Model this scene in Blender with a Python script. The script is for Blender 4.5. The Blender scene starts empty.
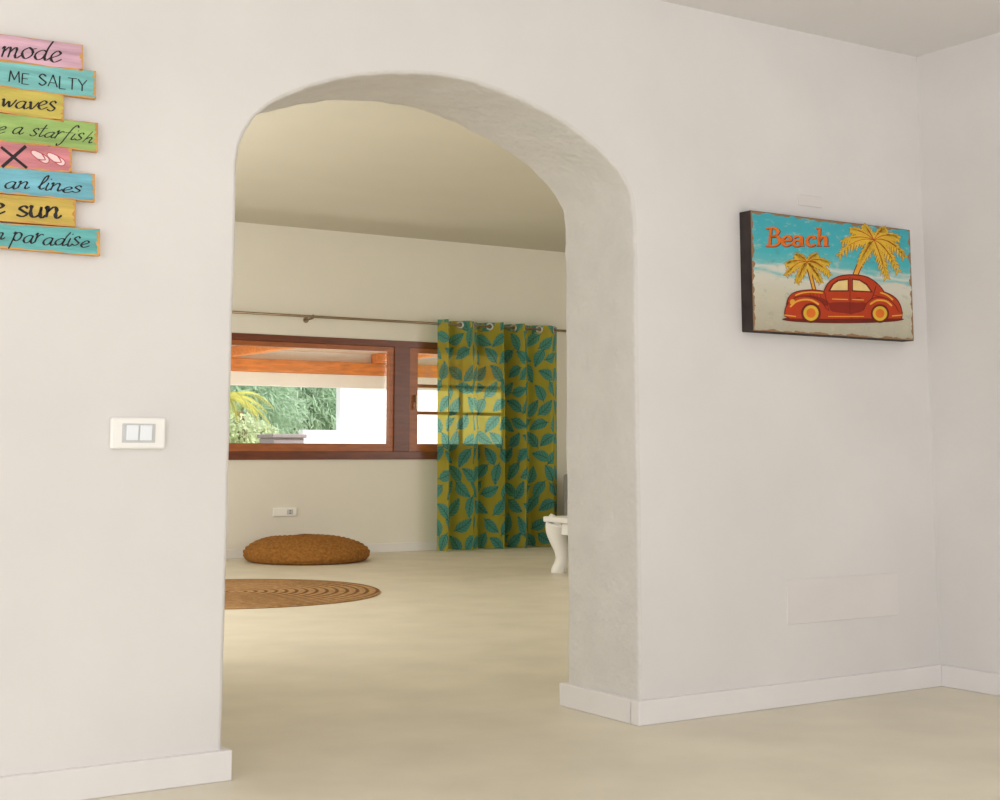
import bpy, bmesh, math, random
import numpy as np
from mathutils import Vector, Euler, Matrix
random.seed(4)
scene = bpy.context.scene
COL = scene.collection
try:
    scene.view_settings.view_transform = 'Standard'
except Exception:
    pass

# ------------------------------------------------------------------ camera
F = 1400.0; PX, PY = 500.0, 273.0
HC = 0.95
ROT = Euler((math.radians(97.3), 0, math.radians(-32.6)), 'XYZ')
RM = ROT.to_matrix()
def ray(px, py):
    return RM @ Vector(((px - PX) / F, (PY - py) / F, -1.0))
_r = ray(640, 725)
_t = -HC / _r.z
C = Vector((0.0, -_t * _r.y, HC))
def hy(px, py, Y=0.0):
    r = ray(px, py); return C + r * ((Y - C.y) / r.y)
def hz(px, py, Z=0.0):
    r = ray(px, py); return C + r * ((Z - C.z) / r.z)

cd = bpy.data.cameras.new('camera'); cam = bpy.data.objects.new('camera', cd); COL.objects.link(cam)
cam.location = C; cam.rotation_euler = ROT
cd.sensor_width = 36; cd.lens = 36 * F / 1000; cd.shift_y = -(400 - PY) / 1000
cd.clip_start = 0.05; cd.clip_end = 300
scene.camera = cam

# ------------------------------------------------------------------ materials
def lin(c):
    o = []
    for v in c[:3]:
        v /= 255.0
        o.append(v / 12.92 if v <= 0.04045 else ((v + 0.055) / 1.055) ** 2.4)
    return (*o, 1.0)

def mat(name, col, rough=0.6, var=0.0, scale=6.0, bump=0.0, bscale=40.0, spec=0.3, metal=0.0, stretch=None, bdetail=4):
    m = bpy.data.materials.new(name); m.use_nodes = True
    nt = m.node_tree; b = nt.nodes['Principled BSDF']
    c = lin(col)
    b.inputs['Roughness'].default_value = rough
    b.inputs['Metallic'].default_value = metal
    b.inputs['Specular IOR Level'].default_value = spec
    tc = nt.nodes.new('ShaderNodeTexCoord'); src = tc.outputs['Object']
    if stretch:
        mp = nt.nodes.new('ShaderNodeMapping'); mp.inputs['Scale'].default_value = stretch
        nt.links.new(src, mp.inputs['Vector']); src = mp.outputs['Vector']
    n = nt.nodes.new('ShaderNodeTexNoise'); n.inputs['Scale'].default_value = scale
    n.inputs['Detail'].default_value = 5
    nt.links.new(src, n.inputs['Vector'])
    r = nt.nodes.new('ShaderNodeValToRGB')
    r.color_ramp.elements[0].position = 0.3; r.color_ramp.elements[1].position = 0.7
    r.color_ramp.elements[0].color = (*[max(0, x * (1 - var)) for x in c[:3]], 1)
    r.color_ramp.elements[1].color = (*[min(1, x * (1 + var)) for x in c[:3]], 1)
    nt.links.new(n.outputs['Fac'], r.inputs['Fac'])
    nt.links.new(r.outputs['Color'], b.inputs['Base Color'])
    if bump:
        n2 = nt.nodes.new('ShaderNodeTexNoise'); n2.inputs['Scale'].default_value = bscale
        n2.inputs['Detail'].default_value = bdetail
        nt.links.new(src, n2.inputs['Vector'])
        bp = nt.nodes.new('ShaderNodeBump'); bp.inputs['Strength'].default_value = bump
        bp.inputs['Distance'].default_value = 0.01
        nt.links.new(n2.outputs['Fac'], bp.inputs['Height'])
        nt.links.new(bp.outputs['Normal'], b.inputs['Normal'])
    return m

M = {}
M['wall'] = mat('plaster_white', (229, 225, 222), 0.85, 0.04, 1.5, 0.3, 8, 0.15)
M['reveal'] = mat('plaster_reveal', (223, 219, 214), 0.9, 0.035, 8, 0.9, 30, 0.1, 0, None, 7)
M['wall_far'] = mat('plaster_far', (236, 231, 219), 0.85, 0.015, 2.0, 0.08, 14, 0.15)
M['ceil'] = mat('plaster_ceiling', (231, 227, 225), 0.9, 0.015, 2.0, 0.06, 14, 0.1)
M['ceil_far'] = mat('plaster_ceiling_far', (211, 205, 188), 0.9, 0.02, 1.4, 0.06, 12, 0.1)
M['floor'] = mat('cement_floor', (229, 221, 201), 0.45, 0.065, 2.8, 0.06, 20, 0.32)
M['base'] = mat('baseboard_paint', (236, 232, 230), 0.6, 0.02, 5, 0.04, 30)
M['wood'] = mat('window_wood', (110, 54, 27), 0.3, 0.25, 5, 0.1, 30, 0.45, 0, (1, 1, 6))
M['wood2'] = mat('window_sash_wood', (166, 94, 46), 0.32, 0.22, 5, 0.1, 30, 0.45, 0, (1, 1, 6))
M['orange'] = mat('porch_wood', (228, 138, 60), 0.55, 0.25, 4, 0.3, 30, 0.3, 0, (1.5, 6, 8))
M['planks'] = mat('porch_planks', (222, 196, 166), 0.6, 0.14, 5, 0.1, 30, 0.3, 0, (6, .4, 1))
M['beige'] = mat('beige_beam', (253, 249, 240), 0.6, 0.03)
M['white'] = mat('white_paint', (238, 236, 231), 0.4, 0.015, 5, 0, 30, 0.4)
M['extwall'] = mat('outdoor_render', (240, 240, 242), 0.9, 0.02)
M['grey'] = mat('grey_stone', (150, 138, 138), 0.9, 0.1)
M['patio'] = mat('patio_stone', (216, 208, 194), 0.9, 0.08, 3)
M['plate'] = mat('switch_plastic', (249, 247, 241), 0.35, 0.01, 5, 0, 30, 0.4)
M['insert'] = mat('switch_insert', (204, 204, 204), 0.4, 0.01)
M['rocker'] = mat('switch_rocker', (243, 246, 250), 0.2, 0.01, 5, 0, 30, 0.5)
M['dark'] = mat('dark_hole', (36, 33, 32), 0.6, 0.05)
M['metal'] = mat('rod_metal', (150, 132, 108), 0.35, 0.05, 8, 0, 30, 0.5, 0.7)
M['eyelet'] = mat('eyelet_metal', (196, 196, 192), 0.3, 0.03, 8, 0, 30, 0.5, 0.8)
M['pouf'] = mat('woven_pouf', (158, 108, 54), 0.9, 0.3, 40, .6, 110, .1)
M['patch'] = mat('wall_cover', (229, 223, 220), 0.85, 0.03, 3, 0.2, 12, .15)
M['greyfab'] = mat('grey_upholstery', (168, 165, 162), 0.9, 0.08, 30, .3, 120, .1)
M['bark'] = mat('bark', (98, 76, 54), 0.9, 0.3, 12, .3)
M['grass'] = mat('garden_ground', (170, 170, 130), 0.95, 0.2, 2)

def leaf_mat(name, col, var):
    m = mat(name, col, .6, var, 3); nt = m.node_tree; b = nt.nodes['Principled BSDF']; out = nt.nodes['Material Output']
    src = b.inputs['Base Color'].links[0].from_socket
    t = nt.nodes.new('ShaderNodeBsdfTranslucent'); nt.links.new(src, t.inputs[0])
    mx = nt.nodes.new('ShaderNodeMixShader'); mx.inputs[0].default_value = .5
    nt.links.new(b.outputs[0], mx.inputs[1]); nt.links.new(t.outputs[0], mx.inputs[2]); nt.links.new(mx.outputs[0], out.inputs[0])
    return m
M['leafA'] = leaf_mat('tree_leaves', (182, 206, 180), .2)
M['leafB'] = leaf_mat('palm_leaves', (208, 202, 104), .2)
M['leafC'] = leaf_mat('shrub_leaves', (214, 222, 184), .2)

def rug_mat():
    m = mat('jute_rug', (182, 142, 98), .92, .2, 26, .6, 100, .1); nt = m.node_tree; N = nt.nodes; Lk = nt.links
    b = N['Principled BSDF']; src = b.inputs['Base Color'].links[0].from_socket
    tc = N.new('ShaderNodeTexCoord'); wv = N.new('ShaderNodeTexWave'); wv.wave_type = 'RINGS'; wv.rings_direction = 'Z'
    wv.inputs['Scale'].default_value = 4.6; wv.inputs['Distortion'].default_value = .6; wv.inputs['Detail'].default_value = 2; wv.inputs['Detail Scale'].default_value = 3
    Lk.new(tc.outputs['Object'], wv.inputs['Vector'])
    r = N.new('ShaderNodeValToRGB'); r.color_ramp.elements[0].position = .08; r.color_ramp.elements[1].position = .5
    r.color_ramp.elements[0].color = (.42, .36, .3, 1); r.color_ramp.elements[1].color = (1, 1, 1, 1)
    Lk.new(wv.outputs['Fac'], r.inputs['Fac'])
    mx = N.new('ShaderNodeMixRGB'); mx.blend_type = 'MULTIPLY'; mx.inputs[0].default_value = 1
    Lk.new(src, mx.inputs[1]); Lk.new(r.outputs[0], mx.inputs[2]); Lk.new(mx.outputs[0], b.inputs['Base Color'])
    return m
M['rug'] = rug_mat()

def glass():
    m = bpy.data.materials.new('window_glass'); m.use_nodes = True; nt = m.node_tree
    nt.nodes.remove(nt.nodes['Principled BSDF']); out = nt.nodes['Material Output']
    t = nt.nodes.new('ShaderNodeBsdfTransparent'); t.inputs[0].default_value = (.93, .95, .95, 1)
    g = nt.nodes.new('ShaderNodeBsdfGlossy'); g.inputs['Roughness'].default_value = 0.03
    mx = nt.nodes.new('ShaderNodeMixShader'); mx.inputs[0].default_value = 0.04
    nt.links.new(t.outputs[0], mx.inputs[1]); nt.links.new(g.outputs[0], mx.inputs[2])
    nt.links.new(mx.outputs[0], out.inputs[0]); return m
M['glass'] = glass()

# ------------------------------------------------------------------ mesh building
def base_of(o):
    b = Vector((0, 0, 0))
    while o is not None:
        b += o.location; o = o.parent
    return b

class MB:
    def __init__(s): s.bm = bmesh.new()
    def box(s, x0, x1, y0, y1, z0, z1, bev=0.0, seg=2):
        bm = s.bm
        if x0 > x1: x0, x1 = x1, x0
        if y0 > y1: y0, y1 = y1, y0
        if z0 > z1: z0, z1 = z1, z0
        v = [bm.verts.new(p) for p in ((x0,y0,z0),(x1,y0,z0),(x1,y1,z0),(x0,y1,z0),(x0,y0,z1),(x1,y0,z1),(x1,y1,z1),(x0,y1,z1))]
        fs = [bm.faces.new([v[i] for i in q]) for q in ((0,3,2,1),(4,5,6,7),(0,1,5,4),(1,2,6,5),(2,3,7,6),(3,0,4,7))]
        if bev:
            es = list({e for f in fs for e in f.edges})
            bmesh.ops.bevel(bm, geom=es, offset=bev, segments=seg, affect='EDGES', profile=0.5)
        return s
    def hexa(s, front, back, bev=0.0):
        bm = s.bm
        a = [bm.verts.new(p) for p in front]; b = [bm.verts.new(p) for p in back]
        n = len(a)
        fs = [bm.faces.new(a), bm.faces.new(list(reversed(b)))]
        for i in range(n):
            j = (i + 1) % n
            fs.append(bm.faces.new((a[i], b[i], b[j], a[j])))
        if bev:
            es = list({e for f in fs for e in f.edges})
            bmesh.ops.bevel(bm, geom=es, offset=bev, segments=1, affect='EDGES')
        return s
    def poly(s, pts, mi=0):
        f = s.bm.faces.new([s.bm.verts.new(p) for p in pts]); f.material_index = mi; return s
    def tube(s, pts, r, n=10, cap=True):
        pts = [Vector(p) for p in pts]; rs = r if isinstance(r, (list, tuple)) else [r] * len(pts)
        rings = []
        for i, p in enumerate(pts):
            d = (pts[min(i + 1, len(pts) - 1)] - pts[max(i - 1, 0)]).normalized()
            up = Vector((0, 0, 1)) if abs(d.z) < 0.9 else Vector((1, 0, 0))
            a = d.cross(up).normalized(); b = d.cross(a)
            rings.append([s.bm.verts.new(p + (a * math.cos(t) + b * math.sin(t)) * rs[i]) for t in [2 * math.pi * k / n for k in range(n)]])
        for i in range(len(rings) - 1):
            for k in range(n):
                f = s.bm.faces.new((rings[i][k], rings[i][(k + 1) % n], rings[i + 1][(k + 1) % n], rings[i + 1][k])); f.smooth = True
        if cap:
            s.bm.faces.new(rings[0]); s.bm.faces.new(list(reversed(rings[-1])))
        return s
    def torus(s, c, axis, R, r, n=18, m=8):
        axis = Vector(axis).normalized(); u = axis.orthogonal().normalized(); w = axis.cross(u); c = Vector(c)
        rings = []
        for i in range(n):
            a = 2 * math.pi * i / n; d = u * math.cos(a) + w * math.sin(a)
            rings.append([s.bm.verts.new(c + d * (R + r * math.cos(b)) + axis * r * math.sin(b)) for b in [2 * math.pi * k / m for k in range(m)]])
        for i in range(n):
            for k in range(m):
                f = s.bm.faces.new((rings[i][k], rings[(i + 1) % n][k], rings[(i + 1) % n][(k + 1) % m], rings[i][(k + 1) % m])); f.smooth = True
        return s
    def lathe(s, c, prof, n=48, wob=None):
        c = Vector(c); rings = []
        for (r, z) in prof:
            if r < 1e-5: rings.append([s.bm.verts.new(c + Vector((0, 0, z)))]); continue
            ring = []
            for k in range(n):
                a = 2 * math.pi * k / n
                q = (1, 1) if wob is None else wob(a, r, z)
                ring.append(s.bm.verts.new(c + Vector((math.cos(a) * r * q[0], math.sin(a) * r * q[0], z * q[1]))))
            rings.append(ring)
        for A, B in zip(rings, rings[1:]):
            for k in range(n):
                j = (k + 1) % n
                if len(A) == 1: f = s.bm.faces.new((A[0], B[k], B[j]))
                elif len(B) == 1: f = s.bm.faces.new((A[k], A[j], B[0]))
                else: f = s.bm.faces.new((A[k], A[j], B[j], B[k]))
                f.smooth = True
        return s
    def build(s, name, m, parent=None, origin=None, recalc=True):
        if recalc: bmesh.ops.recalc_face_normals(s.bm, faces=s.bm.faces[:])
        me = bpy.data.meshes.new(name)
        b = base_of(parent) if parent is not None else (Vector(origin) if origin is not None else Vector((0, 0, 0)))
        for v in s.bm.verts: v.co -= b
        s.bm.to_mesh(me); s.bm.free()
        for mm in (m if isinstance(m, (list, tuple)) else [m]): me.materials.append(mm)
        o = bpy.data.objects.new(name, me); COL.objects.link(o)
        if parent is not None: o.parent = parent
        elif origin is not None: o.location = b
        return o

def tag(o, label, cat, group=None):
    o['label'] = label; o['category'] = cat
    if group: o['group'] = group
    return o
def thing(name, label, cat, loc, group=None):
    o = bpy.data.objects.new(name, None); o.empty_display_size = 0.1; COL.objects.link(o); o.location = loc
    return tag(o, label, cat, group)
def struct(o, label=None, cat=None):
    o['kind'] = 'structure'
    if label: o['label'] = label
    if cat: o['category'] = cat
    return o

def catmull(pts, k=8):
    pts = [tuple(p) for p in pts]
    if len(pts) < 3: return pts
    P = [pts[0]] + pts + [pts[-1]]; out = []
    for i in range(1, len(P) - 2):
        p0, p1, p2, p3 = P[i - 1], P[i], P[i + 1], P[i + 2]
        for j in range(k):
            t = j / k
            out.append(tuple(0.5 * (2 * b + (c - a) * t + (2 * a - 5 * b + 4 * c - d) * t * t + (-a + 3 * b - 3 * c + d) * t ** 3) for a, b, c, d in zip(p0, p1, p2, p3)))
    out.append(pts[-1]); return out

# ------------------------------------------------------------------ room measures
T = hz(567, 706).y
XR = hy(930, 400).x
H = hy(916, 57).z
YF = hz(400, 551.5).y
HF = hy(400, 237, YF).z
XFL = hy(230, 400, YF).x - 3.2
XFR = hy(566, 400, YF).x + 2.2
XW0, XW1 = -3.2, XFR + 0.3
YB = -6.5
HT = HF + 0.25

# ------------------------------------------------------------------ shell
mb = MB(); mb.box(XW0, XW1, YB, YF + 0.3, -0.15, 0.0)
struct(mb.build('floor', M['floor']), 'cream polished cement floor', 'floor')
mb = MB(); mb.box(XW0, XR + 0.3, YB, 0.0, H, H + 0.2)
struct(mb.build('ceiling', M['ceil']), 'white plaster ceiling of the front room', 'ceiling')
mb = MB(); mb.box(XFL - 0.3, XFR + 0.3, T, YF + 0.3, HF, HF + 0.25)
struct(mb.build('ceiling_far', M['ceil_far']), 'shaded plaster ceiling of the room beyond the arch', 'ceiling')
mb = MB(); mb.box(XR, XR + 0.25, YB, 0.0, 0, H)
struct(mb.build('wall_right', M['wall']), 'plain white plaster wall at right', 'wall')
mb = MB(); mb.box(XFL - 0.3, XFL, T, YF + .3, 0, HF)
struct(mb.build('wall_far_left', M['wall_far']), 'left wall of the room beyond the arch', 'wall')
mb = MB(); mb.box(XFR, XFR + 0.3, T, YF + .3, 0, HF)
struct(mb.build('wall_far_right', M['wall_far']), 'right wall of the room beyond the arch', 'wall')

arch_px = [(236.5, 200), (237.5, 165), (242, 139), (256, 116), (282, 98), (318, 84), (360, 76), (405, 73), (450, 77), (495, 89),
           (541, 109), (582, 135.5), (611.5, 162), (628, 187), (633.5, 212), (634.3, 245)]
apts = [(hy(x, y).x, hy(x, y).z) for x, y in arch_px]
XL_ = hy(222, 779).x; XRJ = hy(640, 725).x
arc = catmull(apts, 6)
for _ in range(9):
    arc = [arc[0]] + [tuple((a + 2 * b + c) / 4 for a, b, c in zip(arc[i - 1], arc[i], arc[i + 1])) for i in range(1, len(arc) - 1)] + [arc[-1]]
def seg(a, b, n): return [(a[0] + (b[0] - a[0]) * k / n, a[1] + (b[1] - a[1]) * k / n) for k in range(n)]
prof = seg((XL_, 0.0), arc[0], 24) + arc[:-1] + seg(arc[-1], (XRJ, 0.0), 24) + [(XRJ, 0.0)]
NPf = len(prof)
nrm = []
for i in range(NPf):
    a = prof[max(i - 1, 0)]; b = prof[min(i + 1, NPf - 1)]
    dx, dz = b[0] - a[0], b[1] - a[1]; l = math.hypot(dx, dz)
    nx, nz = -dz / l, dx / l
    if i in (0, NPf - 1): nz = 0; nx = -1 if i == 0 else 1
    nrm.append((nx, nz))
rad = 0.013
sect = []
for k in range(5):
    a = math.pi / 2 * k / 4; sect.append((rad * (1 - math.cos(a)), rad * (1 - math.sin(a))))
for k in range(1, 14): sect.append((rad + (T - 2 * rad) * k / 14, 0.0))
for k in range(5):
    a = math.pi / 2 * k / 4; sect.append((T - rad + rad * math.sin(a), rad * (1 - math.cos(a))))
bm = bmesh.new()
grid = []
for (y, off) in sect:
    row = []
    for i in range(NPf):
        x, z = prof[i]
        e = min(1, y / .06)
        wob = (.4 + .6 * e) * (0.0022 * math.sin(i * .45 + y * 11) + 0.0020 * math.sin(i * .21 - y * 17) + .0014 * math.sin(i * 1.1 + y * 30) + .0013 * math.sin(i * 1.7 - y * 41))
        row.append(bm.verts.new((x + nrm[i][0] * (off + wob), y, max(0, z + nrm[i][1] * (off + wob)))))
    grid.append(row)
for A, B in zip(grid, grid[1:]):
    for i in range(NPf - 1):
        f = bm.faces.new((A[i], A[i + 1], B[i + 1], B[i])); f.smooth = True; f.material_index = 1
def corner(y): return [bm.verts.new(p) for p in ((XW1, y, 0), (XW1, y, HT), (XW0, y, HT), (XW0, y, 0))]
cf, cb = corner(0), corner(T)
def face_side(row, c):
    mid = NPf // 2
    bm.faces.new(row[:mid + 1] + [c[2], c[3]])
    bm.faces.new(row[mid:] + [c[0], c[1], c[2]])
face_side(grid[0], cf); face_side(grid[-1], cb)
for i in range(3): bm.faces.new((cf[i], cf[i + 1], cb[i + 1], cb[i]))
bmesh.ops.recalc_face_normals(bm, faces=bm.faces[:])
me = bpy.data.meshes.new('wall_front'); bm.to_mesh(me); bm.free(); me.materials.append(M['wall']); me.materials.append(M['reveal'])
o = bpy.data.objects.new('wall_front', me); COL.objects.link(o)
struct(o, 'white plaster wall with a wide arched opening', 'wall')

# baseboards
bh = hy(228, 749).z
p = 0.022
mb = MB(); mb.box(XW0, XL_ + p, -p, 0.03, 0, bh, .004); mb.box(XL_ - .012, XL_ + p, .02, T + p, 0, bh - .0005, .004)
struct(mb.build('baseboard_left', M['base']), 'white baseboard left of the arch', 'baseboard')
bh2 = hy(640, 700).z
mb = MB(); mb.box(XRJ - p, XR, -p, 0.03, 0, bh2, .004); mb.box(XRJ - p, XRJ + .012, .02, T + p, 0, bh2 - .0005, .004)
struct(mb.build('baseboard_front', M['base']), 'white baseboard right of the arch wrapping into the jamb', 'baseboard')
mb = MB(); mb.box(XR - p, XR, YB, -p, 0, bh2, .004)
struct(mb.build('baseboard_right', M['base']), 'white baseboard along the right wall', 'baseboard')
mb = MB(); mb.box(XFL, XFR, YF - .018, YF, 0, .085, .004)
struct(mb.build('baseboard_far', M['base']), 'white baseboard under the far window', 'baseboard')

# ------------------------------------------------------------------ far wall and window
def fx(px, py=400): return hy(px, py, YF).x
def fz(px, py): return hy(px, py, YF).z
wx0, wx1 = fx(190), fx(519)
wz0, wz1 = fz(330, 459.5), fz(300, 336)
mb = MB()
mb.box(XFL, wx0, YF, YF + .3, 0, HF); mb.box(wx1, XFR, YF, YF + .3, 0, HF)
mb.box(wx0, wx1, YF, YF + .3, 0, wz0); mb.box(wx0, wx1, YF, YF + .3, wz1, HF)
struct(mb.build('wall_back', M['wall_far']), 'far wall with the wide low window', 'wall')

win = bpy.data.objects.new('window_1', None); COL.objects.link(win); win.location = (wx0, YF, wz0)
struct(win, 'wide brown wooden window in the far wall', 'window')
ya, yb = YF - .012, YF + .09
ft = 0.065
mx0, mx1 = fx(394), fx(409)
mb = MB()
zi0, zi1 = wz0 + .072, wz1 - ft + .003
mb.box(wx0, wx1, ya, yb, wz1 - ft, wz1, .005); mb.box(wx0, wx1, ya - .012, yb, wz0, wz0 + .075, .005)
mb.box(wx0, wx0 + ft, ya + .001, yb, zi0, zi1); mb.box(wx1 - ft, wx1, ya + .001, yb, zi0, zi1)
mb.box(mx0, mx1, ya + .001, yb, zi0, zi1)
mb.build('frame', M['wood'], win)
def sash(x0, x1, z0, z1, st, rt, rb, mun=False):
    s = MB(); y0, y1 = YF + .005, YF + .065
    s.box(x0, x1, y0, y1, z1 - rt, z1); s.box(x0, x1, y0, y1, z0, z0 + rb)
    s.box(x0, x0 + st, y0 + .001, y1 - .001, z0 + rb - .003, z1 - rt + .003); s.box(x1 - st, x1, y0 + .001, y1 - .001, z0 + rb - .003, z1 - rt + .003)
    so = s.build('sash', M['wood2'], win)
    g = MB(); g.box(x0 + st - .01, x1 - st + .01, YF + .034, YF + .04, z0 + rb - .01, z1 - rt + .01)
    g.build('pane', M['glass'], so)
    if mun:
        mm = MB()
        for zz in (fz(428, 386), fz(428, 413)): mm.box(x0 + st, x1 - st, YF + .02, YF + .052, zz - .016, zz + .016)
        xm = (x0 + x1) / 2; mm.box(xm - .016, xm + .016, YF + .021, YF + .051, z0 + rb, z1 - rt)
        mm.build('muntin', M['wood2'], so)
    return so
sash(wx0 + ft, mx0, wz0 + .075, wz1 - ft, .05, .045, .075)
sash(mx1, wx1 - ft, wz0 + .075, wz1 - ft, .1, .05, .075, True)
h = MB(); hxx = fx(415); h.box(hxx - .012, hxx + .012, YF - .03, YF + .006, fz(415, 402), fz(415, 395), .004); h.box(hxx - .01, hxx + .01, YF - .04, YF - .028, fz(415, 410), fz(415, 396), .004)
h.build('handle', M['metal'], win)

# ------------------------------------------------------------------ curtain rod + curtains
YC = YF - .16
zr = hy(400, 321.5, YC).z
xr0, xr1 = hy(190, 310, YC).x, hy(600, 330, YC).x
rod = thing('curtain_rod', 'thin brass-brown curtain rod above the far window', 'curtain rod', (xr0, YC, zr))
mb = MB(); mb.tube([(xr0, YC, zr), (xr1, YC, zr)], .0125, 12); mb.build('rod', M['metal'], rod)
for px in (205, 313, 585):
    xb = hy(px, 317, YC).x
    mb = MB(); mb.tube([(xb, YF, zr - .02), (xb, YC + .005, zr - .016)], .009, 8); mb.torus((xb, YC, zr), (1, 0, 0), .016, .005)
    mb.tube([(xb, YF - .008, zr - .02), (xb, YF, zr - .02)], .028, 14)
    mb.build('bracket', M['metal'], rod)
for xx in (xr0, xr1):
    mb = MB(); mb.lathe((xx, YC, zr - .025), [(0, 0), (.018, .006), (.025, .025), (.018, .044), (0, .05)], 16); mb.build('finial', M['metal'], rod)

def curtain_mat():
    m = bpy.data.materials.new('leaf_print_fabric'); m.use_nodes = True; nt = m.node_tree
    nt.nodes.remove(nt.nodes['Principled BSDF']); out = nt.nodes['Material Output']
    a = nt.nodes.new('ShaderNodeAttribute'); a.attribute_name = 'col'
    d = nt.nodes.new('ShaderNodeBsdfDiffuse'); t = nt.nodes.new('ShaderNodeBsdfTranslucent'); tp = nt.nodes.new('ShaderNodeBsdfTransparent')
    br = nt.nodes.new('ShaderNodeMixRGB'); br.inputs[0].default_value = .18; br.inputs[2].default_value = (1, .97, .5, 1)
    nt.links.new(a.outputs['Color'], br.inputs[1])
    mx = nt.nodes.new('ShaderNodeMixShader'); mx.inputs[0].default_value = 0.28
    m2 = nt.nodes.new('ShaderNodeMixShader'); m2.inputs[0].default_value = 0.31
    nt.links.new(a.outputs['Color'], d.inputs[0]); nt.links.new(br.outputs[0], t.inputs[0]); nt.links.new(br.outputs[0], tp.inputs[0])
    nt.links.new(d.outputs[0], mx.inputs[1]); nt.links.new(t.outputs[0], mx.inputs[2])
    nt.links.new(mx.outputs[0], m2.inputs[1]); nt.links.new(tp.outputs[0], m2.inputs[2]); nt.links.new(m2.outputs[0], out.inputs[0])
    return m
M['curtain'] = curtain_mat()

def leaf_colors(u, v, seed):
    rng = np.random.RandomState(seed)
    col = np.empty(u.shape + (3,)); base = np.array(lin((196, 182, 72))[:3]); teal = np.array(lin((92, 168, 160))[:3]); vein = np.array(lin((54, 132, 128))[:3])
    col[:] = base
    sx, sy = .18, .168
    iu0, iu1 = int(u.min() / sx) - 1, int(u.max() / sx) + 2
    for r_ in range(-1, int(v.max() / sy) + 2):
        for c_ in range(iu0, iu1):
            cx = (c_ + (.5 if r_ % 2 else 0)) * sx + rng.uniform(-.022, .022); cy = r_ * sy + rng.uniform(-.018, .018)
            ang = math.radians([48, 128, 35, 142, 62][(r_ * 3 + 2 * c_) % 5] + rng.uniform(-20, 20))
            if rng.rand() < .5: ang += math.pi
            L = .102 + rng.uniform(-.012, .01); Wd = .055
            du, dv = u - cx, v - cy
            a = (du * math.cos(ang) - dv * math.sin(ang)) / L; b = (du * math.sin(ang) + dv * math.cos(ang))
            b = b + .014 * (a * a - .4)
            w = Wd * np.clip(1 - a * a, 0, 1) ** .75 * (1 - .32 * a)
            w = w * (1 - .12 * (np.mod(a * 3.6 - .2, 1.0) < .25))
            msk = (np.abs(a) < 1) & (np.abs(b) < w)
            col[msk] = teal
            vv = np.mod(a * 3.0 - np.abs(b) / .036, 1.0)
            col[msk & (vv < .22)] = vein
            col[msk & (np.abs(b) < .0045)] = vein * .8
            st = (a > -1.16) & (a <= -.95) & (np.abs(b) < .0055)
            col[st] = vein
    return col

def curtain(label, pxa, pxb, nper, amp, seed, ph):
    NU, NV = 300, 440
    x0, x1 = hy(pxa, 440, YC).x, hy(pxb, 440, YC).x
    W = x1 - x0
    zt = zr + .04
    s = np.linspace(0, 1, NU)[None, :]; t = np.linspace(0, 1, NV)[:, None]
    warp = s + .035 * np.sin(2 * np.pi * s * 1.0) * (1 if seed == 3 else .3)
    am = amp * (1 - .1 * np.sin(3 * t + seed)) * (1 + .16 * np.sin(2 * np.pi * s * .9 + seed))
    th = 2 * np.pi * nper * warp + ph + .22 * np.sin(2.2 * t + seed) * np.sin(np.pi * s)
    y = YC + am * (np.sin(th) - .12 * np.sin(3 * th)) + .004 * np.sin(14 * s + 5 * t) * t + .004 * np.sin(37 * s + 3 * t + seed) * t
    x = x0 + W * s + .012 * np.sin(th * 2) * (amp / .09) * np.sin(np.pi * s) + .006 * np.sin(3 * t) * t
    z = zt + (0.006 - zt) * t + 0 * s
    ym = y[NV // 2]; xm = x[NV // 2]
    u = np.concatenate([[0], np.cumsum(np.hypot(np.diff(xm), np.diff(ym)))])[None, :] + 0 * t
    v = (zt - z)
    col = leaf_colors(u, v, seed)
    org = Vector((x0, YC, 0))
    root = thing('curtain', label, 'curtain', org, 'leaf print curtains')
    verts = np.stack([x - org.x, y - org.y, z], -1).reshape(-1, 3)
    idx = np.arange(NU * NV).reshape(NV, NU)
    faces = np.stack([idx[:-1, :-1], idx[:-1, 1:], idx[1:, 1:], idx[1:, :-1]], -1).reshape(-1, 4)
    me = bpy.data.meshes.new('fabric'); me.from_pydata(verts.tolist(), [], faces.tolist())
    at = me.attributes.new('col', 'FLOAT_COLOR', 'POINT')
    at.data.foreach_set('color', np.concatenate([col.reshape(-1, 3), np.ones((NU * NV, 1))], 1).astype(np.float32).ravel())
    me.polygons.foreach_set('use_smooth', np.ones(len(faces), bool)); me.materials.append(M['curtain'])
    fo = bpy.data.objects.new('fabric', me); COL.objects.link(fo); fo.parent = root
    ri = int(NV * .04 / zt)
    row = y[ri] - YC; xs = x[ri]
    for i in range(NU - 1):
        if row[i] * row[i + 1] < 0 and 6 < i < NU - 7:
            tx, ty = xs[i + 1] - xs[i], row[i + 1] - row[i]
            l = math.hypot(tx, ty); nx, ny = -ty / l, tx / l
            mb = MB(); mb.torus((xs[i], YC, zr), (nx, ny, 0), .03, .0095); mb.build('eyelet', M['eyelet'], root)
    return root
# the two cloths meet edge to edge at the same depth (front of a fold)
curtain('bunched yellow-green curtain with teal leaf print hanging across the window, lit from behind', 437, 518.6, 3.25, .098, 3, math.pi)
curtain('flatter narrow leaf print curtain nearest the arch jamb, right of the window', 518.9, 562, 1.5, .075, 8, -math.pi / 2)

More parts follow.
